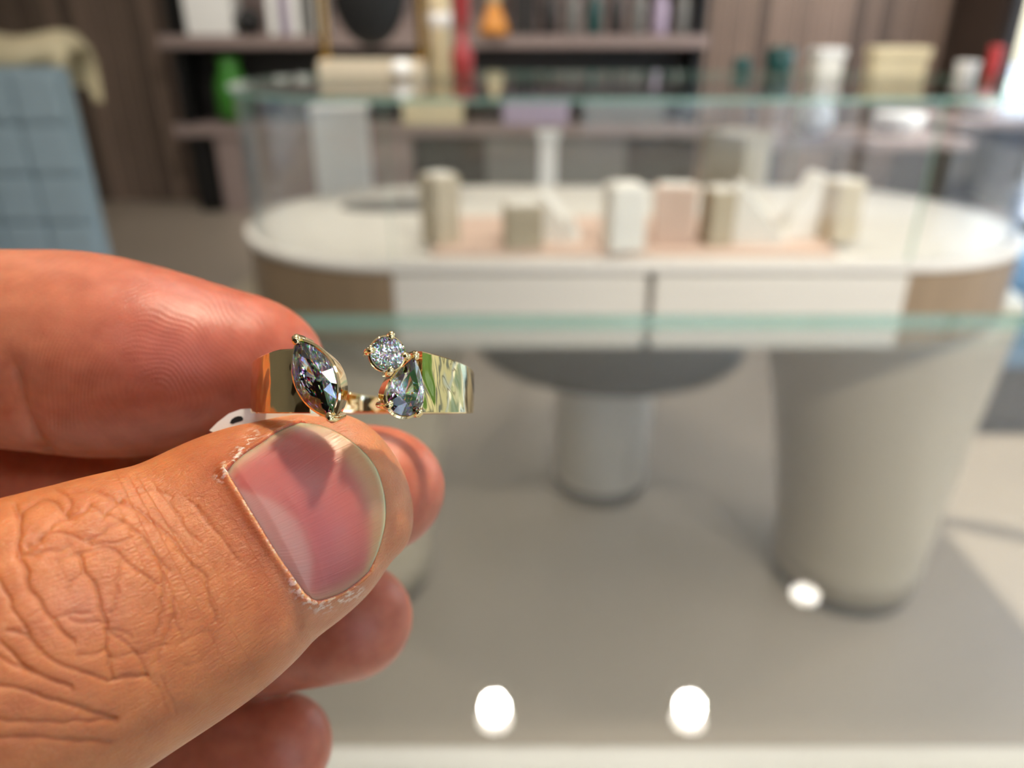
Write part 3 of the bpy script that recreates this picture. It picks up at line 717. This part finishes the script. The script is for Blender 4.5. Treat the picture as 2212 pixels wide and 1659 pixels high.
ORG = np.array(world(c3(-2500, 1480, 76)))[0]
hm.vertices.foreach_set('co', (world(V)-ORG).ravel()); hm.update()
def attr(me, name, typ, dat, key):
    a_ = me.attributes.new(name, typ, 'POINT'); a_.data.foreach_set(key, np.ascontiguousarray(dat, dtype=np.float32).ravel())
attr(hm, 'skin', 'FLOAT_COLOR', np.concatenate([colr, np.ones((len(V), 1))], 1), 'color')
attr(hm, 'fco', 'FLOAT_VECTOR', fco, 'vector')
attr(hm, 'phase', 'FLOAT', phase, 'value'); attr(hm, 'ridge', 'FLOAT', pm, 'value'); attr(hm, 'dry', 'FLOAT', dry, 'value')
attr(hm, 'back', 'FLOAT', (fid >= 4)*1., 'value')
hm.shade_smooth()

def skin_material():
    m = bpy.data.materials.new('skin'); m.use_nodes = True; n = m.node_tree.nodes; l = m.node_tree.links; p = n['Principled BSDF']
    def A(nm): q = n.new('ShaderNodeAttribute'); q.attribute_name = nm; return q
    def math_(op, a, b=None, c=None):
        q = n.new('ShaderNodeMath'); q.operation = op
        for i, v in enumerate((a, b, c)):
            if v is None: continue
            if isinstance(v, (int, float)): q.inputs[i].default_value = v
            else: l.new(v, q.inputs[i])
        return q.outputs[0]
    fc = A('fco').outputs['Vector']
    def noise(vec, sc, det=3, scale=(1, 1, 1)):
        mp = n.new('ShaderNodeMapping'); mp.inputs['Scale'].default_value = scale; l.new(vec, mp.inputs['Vector'])
        t = n.new('ShaderNodeTexNoise'); t.inputs['Scale'].default_value = sc; t.inputs['Detail'].default_value = det; l.new(mp.outputs[0], t.inputs['Vector']); return t.outputs['Fac']
    mott = noise(fc, .45, 4)
    c1 = n.new('ShaderNodeMix'); c1.data_type = 'RGBA'; c1.blend_type = 'MULTIPLY'; c1.inputs[0].default_value = 1
    cr = n.new('ShaderNodeValToRGB'); cr.color_ramp.elements[0].position = .3; cr.color_ramp.elements[0].color = (.80, .70, .66, 1); cr.color_ramp.elements[1].position = .7; cr.color_ramp.elements[1].color = (1.0, 1.0, 1.0, 1)
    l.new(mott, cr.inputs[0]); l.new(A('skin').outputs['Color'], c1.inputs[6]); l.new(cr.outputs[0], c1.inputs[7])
    # flaky pale skin
    fl = noise(fc, 1.7, 6, (1, 1.5, 1.5)); fm = n.new('ShaderNodeMapRange'); fm.inputs['From Min'].default_value = .50; fm.inputs['From Max'].default_value = .60; l.new(fl, fm.inputs['Value'])
    dm = math_('MULTIPLY', fm.outputs[0], A('dry').outputs['Fac'])
    c2 = n.new('ShaderNodeMix'); c2.data_type = 'RGBA'; l.new(math_('MINIMUM', dm, .85), c2.inputs[0]); l.new(c1.outputs[2], c2.inputs[6]); c2.inputs[7].default_value = lin(232, 216, 206)
    l.new(c2.outputs[2], p.inputs['Base Color'])
    p.inputs['Roughness'].default_value = .36; p.inputs['Specular IOR Level'].default_value = .42
    p.inputs['Subsurface Weight'].default_value = .85; p.inputs['Subsurface Radius'].default_value = (1.0, .32, .16); p.inputs['Subsurface Scale'].default_value = .0017
    # relief: prints, fine cross-hatched skin lines, flakes
    rid = math_('MULTIPLY', math_('MULTIPLY', math_('SINE', A('phase').outputs['Fac']), A('ridge').outputs['Fac']), .0058)
    back = A('back').outputs['Fac']
    ln = math_('MULTIPLY', math_('MULTIPLY', noise(fc, 1.0, 4, (1.3, 5.5, 5.5)), back), .11)
    vo = n.new('ShaderNodeTexVoronoi'); vo.feature = 'DISTANCE_TO_EDGE'; vo.inputs['Scale'].default_value = 2.9; mpv = n.new('ShaderNodeMapping'); mpv.inputs['Scale'].default_value = (.75, 1.3, 1.3); l.new(fc, mpv.inputs['Vector']); l.new(mpv.outputs[0], vo.inputs['Vector'])
    vr = math_('MULTIPLY', math_('MULTIPLY', math_('MINIMUM', vo.outputs[0], .15), back), .05)
    fn = math_('MULTIPLY', noise(fc, 6.5, 3), .030)
    h = math_('ADD', math_('ADD', rid, ln), math_('ADD', math_('ADD', vr, fn), math_('MULTIPLY', dm, .10)))
    b = n.new('ShaderNodeBump'); b.inputs['Strength'].default_value = 1.0; b.inputs['Distance'].default_value = .001; l.new(h, b.inputs['Height'])
    l.new(b.outputs[0], p.inputs['Normal'])
    return m
M['skin'] = skin_material(); hm.materials.clear(); hm.materials.append(M['skin'])
hm.name = 'hand'
hand = bpy.data.objects.new('hand', hm); COL.objects.link(hand); hand.location = ORG
tag(hand, 'left hand pinching the gold ring between thumb and index finger', 'hand')

# ---- thumbnail: a curved plate with lunula and free edge
nu, nv = 90, 80
def at(line, u): q = np.array(line); k = u*(len(q)-1); i = np.minimum(k.astype(int), len(q)-2); w = (k-i)[:, None]; return q[i]*(1-w)+q[i+1]*w
u = np.linspace(0, 1, nu); v = np.linspace(0, 1, nv)
Bu, Fu, Av, Cv = at(NB, u), at(NF, u), at(NA, v), at(NC, v)
Gd = np.zeros((nv, nu, 2))
for j, vv in enumerate(v):
    for i, uu in enumerate(u):
        Gd[j, i] = (1-vv)*Bu[i] + vv*Fu[i] + (1-uu)*Av[j] + uu*Cv[j] - ((1-uu)*(1-vv)*Bu[0] + uu*(1-vv)*Bu[-1] + (1-uu)*vv*Fu[0] + uu*vv*Fu[-1])
dep = np.zeros((nv, nu))
for j in range(nv):
    for i in range(nu):
        d = Vector(c3(Gd[j, i, 0], Gd[j, i, 1], 1.0)); hit = base_bvh.ray_cast(Vector((0, 0, 0)), d.normalized())
        dep[j, i] = -hit[0].z if hit[0] is not None and -hit[0].z < 76 else np.nan
for it in range(200):                                     # fill misses at the rim
    bad = np.isnan(dep)
    if not bad.any(): break
    p = np.pad(dep, 1, constant_values=np.nan); nb = np.stack([p[:-2, 1:-1], p[2:, 1:-1], p[1:-1, :-2], p[1:-1, 2:]])
    with np.errstate(all='ignore'):
        f_ = np.nanmean(nb, 0)
    dep[bad] = f_[bad]
for it in range(12): dep[1:-1, 1:-1] = (dep[:-2, 1:-1]+dep[2:, 1:-1]+dep[1:-1, :-2]+dep[1:-1, 2:])/4
uu, vv = np.meshgrid(u, v)
dep += -.08 - .30*np.sin(math.pi*uu)**.7*np.clip(vv*3, 0, 1) + .22*(1-np.clip(vv*8, 0, 1))
pts = np.array([[c3(Gd[j, i, 0], Gd[j, i, 1], dep[j, i]) for i in range(nu)] for j in range(nv)])
low = pts.copy(); low[:, :, 2] -= .42
NV = np.concatenate([pts.reshape(-1, 3), low.reshape(-1, 3)]); nf = []; n0 = nu*nv
for j in range(nv-1):
    for i in range(nu-1):
        a_ = j*nu+i; nf += [(a_, a_+nu, a_+nu+1, a_+1), (n0+a_, n0+a_+1, n0+a_+nu+1, n0+a_+nu)]
for i in range(nu-1): nf += [(i, i+1, n0+i+1, n0+i), (n0-nu+i+1, n0-nu+i, 2*n0-nu+i, 2*n0-nu+i+1)]
for j in range(nv-1): nf += [((j+1)*nu, j*nu, n0+j*nu, n0+(j+1)*nu), (j*nu+nu-1, (j+1)*nu+nu-1, n0+(j+1)*nu+nu-1, n0+j*nu+nu-1)]
nail = ob('thumbnail', world(NV)-ORG, nf, None, hand, True); nail['label'] = 'pink thumbnail with pale half-moon and free edge'
nc = np.tile(np.array(lin(190, 96, 90)[:3]), (nv, nu, 1))
def blend(c, k): global nc; nc = nc + (np.array(c[:3])-nc)*np.clip(k, 0, 1)[..., None]
blend(lin(206, 140, 134), (1/(1+np.exp((vv - .31*np.clip(1-((uu-.60)/.46)**2, 0, 1))/.018)))*.9)
blend(lin(180, 84, 84), .5*np.exp(-((vv-.42)/.12)**2))
blend(lin(210, 156, 112), (1/(1+np.exp(-(vv-.89+.04*np.sin(3*uu))/.028)))*.75)
blend(lin(206, 172, 138), (1/(1+np.exp(-(vv-.978)/.006)))*np.clip((uu-.25)*6, 0, 1))
blend(lin(226, 180, 140), np.exp(-((uu)/.05)**2)*.5); blend(lin(214, 150, 120), np.exp(-((uu-1)/.06)**2)*.6)
attr(nail.data, 'nailcol', 'FLOAT_COLOR', np.concatenate([np.concatenate([nc.reshape(-1, 3)]*2), np.ones((2*n0, 1))], 1), 'color')
attr(nail.data, 'nuv', 'FLOAT_VECTOR', np.concatenate([np.stack([uu.ravel(), vv.ravel(), 0*uu.ravel()], 1)]*2), 'vector')
m = bpy.data.materials.new('nail_plate'); m.use_nodes = True; n_ = m.node_tree.nodes; l_ = m.node_tree.links; p_ = n_['Principled BSDF']
q = n_.new('ShaderNodeAttribute'); q.attribute_name = 'nailcol'; l_.new(q.outputs['Color'], p_.inputs['Base Color'])
p_.inputs['Roughness'].default_value = .36; p_.inputs['Subsurface Weight'].default_value = 1.0; p_.inputs['Subsurface Radius'].default_value = (1, .35, .25); p_.inputs['Subsurface Scale'].default_value = .0022
q = n_.new('ShaderNodeAttribute'); q.attribute_name = 'nuv'; mp_ = n_.new('ShaderNodeMapping'); mp_.inputs['Scale'].default_value = (85, 2.0, 1); l_.new(q.outputs['Vector'], mp_.inputs['Vector'])
t_ = n_.new('ShaderNodeTexNoise'); t_.inputs['Scale'].default_value = 1; t_.inputs['Detail'].default_value = 4; l_.new(mp_.outputs[0], t_.inputs['Vector'])
b_ = n_.new('ShaderNodeBump'); b_.inputs['Strength'].default_value = 1; b_.inputs['Distance'].default_value = .000035; l_.new(t_.outputs['Fac'], b_.inputs['Height']); l_.new(b_.outputs[0], p_.inputs['Normal'])
nail.data.materials.append(m)

# ================================================================== RING
RC = c3(789, 893, 74.0); fdir = RC.copy(); fdir[0] = 0; fdir /= np.linalg.norm(fdir)
FR = -fdir; AX = np.array([0, -fdir[2], fdir[1]]); AX = AX if AX[1] > 0 else -AX; RX = np.array([1.0, 0, 0])
RR = 10.45
def rp(phi, r, h): return RC + r*math.sin(phi)*RX + r*math.cos(phi)*FR + h*AX
RORG = np.array(world(rp(math.pi, RR, 0)))[0]
ring = empty('diamond_ring', RORG, 0, 'open gold ring with marquise, pear and round diamonds held in the fingers', 'ring')
def rw(vs): return world(np.array(vs)) - RORG

def gold_mat(name, ripple):
    m = bpy.data.materials.new(name); m.use_nodes = True; n = m.node_tree.nodes; l = m.node_tree.links; p = n['Principled BSDF']
    p.inputs['Base Color'].default_value = (.92, .73, .40, 1); p.inputs['Metallic'].default_value = 1; p.inputs['Roughness'].default_value = .07
    tc = n.new('ShaderNodeTexCoord'); mp = n.new('ShaderNodeMapping'); mp.inputs['Scale'].default_value = (1, 1, .25); l.new(tc.outputs['Object'], mp.inputs['Vector'])
    t = n.new('ShaderNodeTexNoise'); t.inputs['Scale'].default_value = 620; t.inputs['Detail'].default_value = 1; l.new(mp.outputs[0], t.inputs['Vector'])
    b = n.new('ShaderNodeBump'); b.inputs['Strength'].default_value = 1; b.inputs['Distance'].default_value = ripple; l.new(t.outputs['Fac'], b.inputs['Height']); l.new(b.outputs[0], p.inputs['Normal'])
    return m
M['gold'] = gold_mat('polished_gold', .00022); M['goldp'] = gold_mat('gold_claws', .00002)

ph = np.linspace(math.radians(38), math.radians(345), 260); bv = []; bf = []
def bw(p):
    d = abs(((p + math.pi) % (2*math.pi)) - math.pi); d = math.degrees(d); return 5.45 if d < 34 else max(1.85, 5.45 - (d-34)/140*3.6)
prof = [(0, .12), (.03, .05), (.1, .0)]
for p in ph:
    w = bw(p); t_in = 1.25
    sec = [(RR-.10, 0), (RR, .10), (RR+.02, w*.5), (RR, w-.12), (RR-.05, w-.05), (RR-.14, w), (RR-t_in+.15, w), (RR-t_in, w-.15), (RR-t_in, .15), (RR-t_in+.15, 0)]
    for r, h in sec: bv.append(rp(p, r, h))
k = 10
for i in range(len(ph)-1):
    for j in range(k): bf.append((i*k+j, i*k+(j+1) % k, (i+1)*k+(j+1) % k, (i+1)*k+j))
bf.append(tuple(range(k))); bf.append(tuple((len(ph)-1)*k+j for j in range(k))[::-1])
band = ob('band', rw(bv), bf, M['gold'], ring)
for pgn in band.data.polygons: pgn.use_smooth = True
ee = band.modifiers.new('e', 'EDGE_SPLIT'); ee.split_angle = math.radians(28)

def diamond_mat():
    m = bpy.data.materials.new('diamond'); m.use_nodes = True; n = m.node_tree.nodes; l = m.node_tree.links; n.remove(n['Principled BSDF'])
    prev = None
    for c, ior in (((1, 0, 0, 1), 2.395), ((0, 1, 0, 1), 2.42), ((0, 0, 1, 1), 2.455)):
        g = n.new('ShaderNodeBsdfGlass'); g.inputs['Color'].default_value = c; g.inputs['IOR'].default_value = ior; g.inputs['Roughness'].default_value = 0
        if prev is None: prev = g
        else:
            a = n.new('ShaderNodeAddShader'); l.new(prev.outputs[0], a.inputs[0]); l.new(g.outputs[0], a.inputs[1]); prev = a
    g = n.new('ShaderNodeBsdfGlass'); g.inputs['Color'].default_value = (1, 1, 1, 1); g.inputs['IOR'].default_value = 2.42; g.inputs['Roughness'].default_value = 0
    mx = n.new('ShaderNodeMixShader'); mx.inputs[0].default_value = .5; l.new(g.outputs[0], mx.inputs[1]); l.new(prev.outputs[0], mx.inputs[2])
    df = n.new('ShaderNodeBsdfDiffuse'); df.inputs['Color'].default_value = (.93, .92, .96, 1)
    m3 = n.new('ShaderNodeMixShader'); m3.inputs[0].default_value = .0; l.new(mx.outputs[0], m3.inputs[1]); l.new(df.outputs[0], m3.inputs[2])
    l.new(m3.outputs[0], n['Material Output'].inputs['Surface']); return m
M['diamond'] = diamond_mat()

def outline(kind, a):
    c, s = math.cos(a), math.sin(a)
    if kind == 'round': return (c, s)
    if kind == 'marquise':                      # two arcs meeting in points, long axis = y
        ll, ww = 1.0, .53; R = (ll*ll+ww*ww)/(2*ww); y = s; x = math.sqrt(max(R*R-y*y, 0))-(R-ww); return (x*(1 if c >= 0 else -1), y)
    y = s                                        # pear, point up
    w = .66*math.sqrt(max(0, 1-((y+.36)/.64)**2)) if y < -.36 else .66*(1-((y+.36)/1.36)**1.75)
    return (w*(1 if c >= 0 else -1), y)

def stone(name, kind, pos, nrm, up, size, label):
    """brilliant cut: table, star, kite and girdle facets above, main and half facets below"""
    n = nrm/np.linalg.norm(nrm); up = up - n*np.dot(up, n); up /= np.linalg.norm(up); rt = np.cross(up, n)
    def P(xy, z, s): return pos + (rt*xy[0]*s + up*xy[1]*s)*size + n*z
    m = 8; vs = []; fs = []
    wid = size*{'round': 1., 'marquise': .52, 'pear': .60}[kind]
    zc, zp = .32*wid, -.86*wid
    A8 = [2*math.pi*(i+.5)/m for i in range(m)] if kind == 'round' else [math.pi/2 + 2*math.pi*i/m for i in range(m)]
    tb = [len(vs)+i for i in range(m)]; vs += [P(outline(kind, a), zc, .56) for a in A8]
    st = [len(vs)+i for i in range(m)]; vs += [P(outline(kind, a+math.pi/m), zc*.55, .80) for a in A8]
    gi = [len(vs)+i for i in range(2*m)]; vs += [P(outline(kind, A8[0]+math.pi*i/m), .02*wid, 1.0) for i in range(2*m)]
    gl = [len(vs)+i for i in range(2*m)]; vs += [P(outline(kind, A8[0]+math.pi*i/m), -.03*wid, 1.0) for i in range(2*m)]
    p1 = [len(vs)+i for i in range(2*m)]; vs += [P(outline(kind, A8[0]+math.pi*(i+.5)/m), zp*.36, .70) for i in range(2*m)]
    p2 = [len(vs)+i for i in range(2*m)]; vs += [P(outline(kind, A8[0]+math.pi*i/m), zp*.70, .37) for i in range(2*m)]
    cu = len(vs); vs.append(P((0, -.0 if kind != 'pear' else -.25), zp, 1.0))
    fs.append(tuple(tb))
    for i in range(m):
        j = (i+1) % m
        fs.append((tb[i], st[i], tb[j]))
        fs.append((st[i], gi[2*i], gi[2*i+1])); fs.append((st[i], gi[2*i+1], gi[(2*i+2) % (2*m)]))
        fs.append((tb[j], st[i], gi[(2*i+2) % (2*m)])); fs.append((tb[j], gi[(2*i+2) % (2*m)], st[j]))
    for i in range(2*m):
        j = (i+1) % (2*m)
        fs.append((p1[i], gl[j], gl[i])); fs.append((p1[i], p1[j], gl[j])); fs.append((p2[j], p1[j], p1[i])); fs.append((p2[j], p1[i], p2[i])); fs.append((cu, p2[j], p2[i]))
    for i in range(2*m): fs.append((gi[i], gl[i], gl[(i+1) % (2*m)], gi[(i+1) % (2*m)]))
    o = ob(name, rw(vs), fs, M['diamond'], ring)
    bm = bmesh.new(); bm.from_mesh(o.data); bmesh.ops.remove_doubles(bm, verts=bm.verts, dist=1e-6); bmesh.ops.recalc_face_normals(bm, faces=bm.faces); bm.to_mesh(o.data); bm.free()
    o['label'] = label
    return P, n, rt, up

def tube(name, path, rad, m, parent, k=14):
    P = np.array(path, float); T = np.gradient(P, axis=0); T /= np.linalg.norm(T, axis=1)[:, None]; vs = []; fs = []
    ref = np.array([.3, .5, .81]); S = np.cross(T, ref); S /= np.linalg.norm(S, axis=1)[:, None]; D = np.cross(S, T)
    for i in range(len(P)):
        for j in range(k): a = 2*math.pi*j/k; vs.append(P[i] + (S[i]*math.cos(a)+D[i]*math.sin(a))*rad[i])
    for i in range(len(P)-1):
        for j in range(k): fs.append((i*k+j, i*k+(j+1) % k, (i+1)*k+(j+1) % k, (i+1)*k+j))
    fs.append(tuple(range(k))[::-1]); fs.append(tuple((len(P)-1)*k+j for j in range(k)))
    return ob(name, rw(vs), fs, m, parent, True)

def setting(name, kind, P, n, size, claws, depth, lab, cl_r=.36):
    """gold collet wall that follows the stone, with rounded claws gripping the girdle"""
    k = 56; vs = []; fs = []; out = [outline(kind, math.pi/2 + 2*math.pi*i/k) for i in range(k)]
    lv = [(1.02, -.16), (1.10, -.24), (1.08, -.6), (.98, -depth*.7), (.9, -depth), (.80, -depth), (.94, -.5)]
    for s, z in lv: vs += [P(o_, z, s) for o_ in out]
    L_ = len(lv)
    for i in range(L_):
        for j in range(k): fs.append((i*k+j, i*k+(j+1) % k, ((i+1) % L_)*k+(j+1) % k, ((i+1) % L_)*k+j))
    st = ob(name, rw(vs), fs, M['goldp'], ring, True); st['label'] = lab
    e = st.modifiers.new('e', 'EDGE_SPLIT'); e.split_angle = math.radians(40)
    bmn = bmesh.new(); bmn.from_mesh(st.data); bmesh.ops.recalc_face_normals(bmn, faces=bmn.faces); bmn.to_mesh(st.data); bmn.free()
    for a in claws:
        xy = outline(kind, a); g = np.array(xy)/ (np.linalg.norm(xy)+1e-9)*.10/size*1.6; o2 = (xy[0]+g[0], xy[1]+g[1]); o3 = (xy[0]-g[0]*1.1, xy[1]-g[1]*1.1)
        pth = [P(o2, -depth*.9, .95), P(o2, -.6, 1.02), P(o2, 0, 1.03), P(o2, .22, 1.0), P(o3, .42, 1.0), P(o3, .50, 1.0)]
        tube('prong', pth, [cl_r*.9, cl_r, cl_r, cl_r*1.08, cl_r*.85, cl_r*.3], M['goldp'], st)
    return st

def face_at(pxx, pyy, phi_deg, dd, lean_deg, tilt=0.):
    p = math.radians(phi_deg); n = math.sin(p)*RX + math.cos(p)*FR; tg = math.cos(p)*RX - math.sin(p)*FR
    if tilt: n = n*math.cos(tilt) + AX*math.sin(tilt)
    l = math.radians(lean_deg); up = AX*math.cos(l) + tg*math.sin(l)
    return c3(pxx, pyy, dd), n, up
pos, n, up = face_at(679, 817, -13, 62.6, -26); P, n, rt, up = stone('marquise_diamond', 'marquise', pos, n, up, 3.42, 'pointed oval marquise diamond')
setting('marquise_setting', 'marquise', P, n, 3.42, [math.pi/2, -math.pi/2], 2.4, 'gold collet and claws round the marquise diamond')
pos, n, up = face_at(881, 834, 32, 64.6, 13); P, n, rt, up = stone('pear_diamond', 'pear', pos, n, up, 2.55, 'pear-shaped diamond, point up')
setting('pear_setting', 'pear', P, n, 2.55, [math.pi/2, math.radians(-48), math.radians(-132)], 2.3, 'gold collet and claws round the pear diamond', .30)
pos, n, up = face_at(838, 763, 22, 63.2, 8, .1); P, n, rt, up = stone('round_diamond', 'round', pos, n, up, 1.42, 'small round diamond')
setting('round_setting', 'round', P, n, 1.42, [math.radians(88), math.radians(0), math.radians(182), math.radians(-78)], 2.0, 'gold basket and claws round the small round diamond', .27)

# carat mark engraved inside the back of the band
cu = bpy.data.curves.new('engraving', 'FONT'); cu.body = '0.51 \u2756'; cu.size = 1.55; cu.extrude = .14; cu.offset = .06; cu.align_x = 'LEFT'
to = bpy.data.objects.new('engraving', cu); COL.objects.link(to); dg = bpy.context.evaluated_depsgraph_get(); dg.update()
tm = bpy.data.meshes.new_from_object(to.evaluated_get(dg)); bpy.data.objects.remove(to)
tv = mesh_co(tm); ti = RR-1.25
phs = math.pi + (tv[:, 0]-4.45)/ti*-1
tm.vertices.foreach_set('co', (world(np.array([rp(p_, ti-.05-z_, y_*.98+.36) for p_, y_, z_ in zip(phs, tv[:, 1], tv[:, 2])]))-RORG).ravel()); tm.update()
M['mark'] = mat('engraved_gold', (.95, .78, .45, 1), .55, 1., noise=.05, nscale=400)
tm.materials.append(M['mark']); eo = bpy.data.objects.new('engraving', tm); COL.objects.link(eo); eo.parent = ring; eo['label'] = 'carat mark 0.51 inside the band'

# ------------------------------------------------------------------ paper tag tucked between thumb and finger
tp = [(452, 930), (470, 912), (495, 893), (520, 884), (548, 882), (600, 884), (690, 888), (690, 912), (640, 930), (560, 940), (490, 945)]
def tagdep(x): return 72.6 + (x-450)/240*1.0
tv_ = [c3(x, y, tagdep(x)) for x, y in tp] + [c3(x, y, tagdep(x)+.15) for x, y in tp]; nn = len(tp)
TORG = np.array(world(tv_[0]))[0]
tago = empty('price_tag', TORG, 0, 'white paper price tag tucked between thumb and index finger', 'tag')
ob('paper', world(np.array(tv_))-TORG, [tuple(range(nn))[::-1], tuple(range(nn, 2*nn))] + [(i, (i+1) % nn, nn+(i+1) % nn, nn+i) for i in range(nn)], M['paper'], tago)
bl = [(496, 914), (500, 906), (507, 901), (514, 899), (521, 899), (525, 903), (525, 908), (518, 911), (510, 913), (503, 916)]
tv2 = [c3(x, y, tagdep(x)-.03) for x, y in bl] + [c3(x, y, tagdep(x)-.005) for x, y in bl]; nn = len(bl)
ob('printed_mark', world(np.array(tv2))-TORG, [tuple(range(nn)), tuple(range(nn, 2*nn))[::-1]] + [(i, (i+1) % nn, nn+(i+1) % nn, nn+i) for i in range(nn)], M['black'], tago)
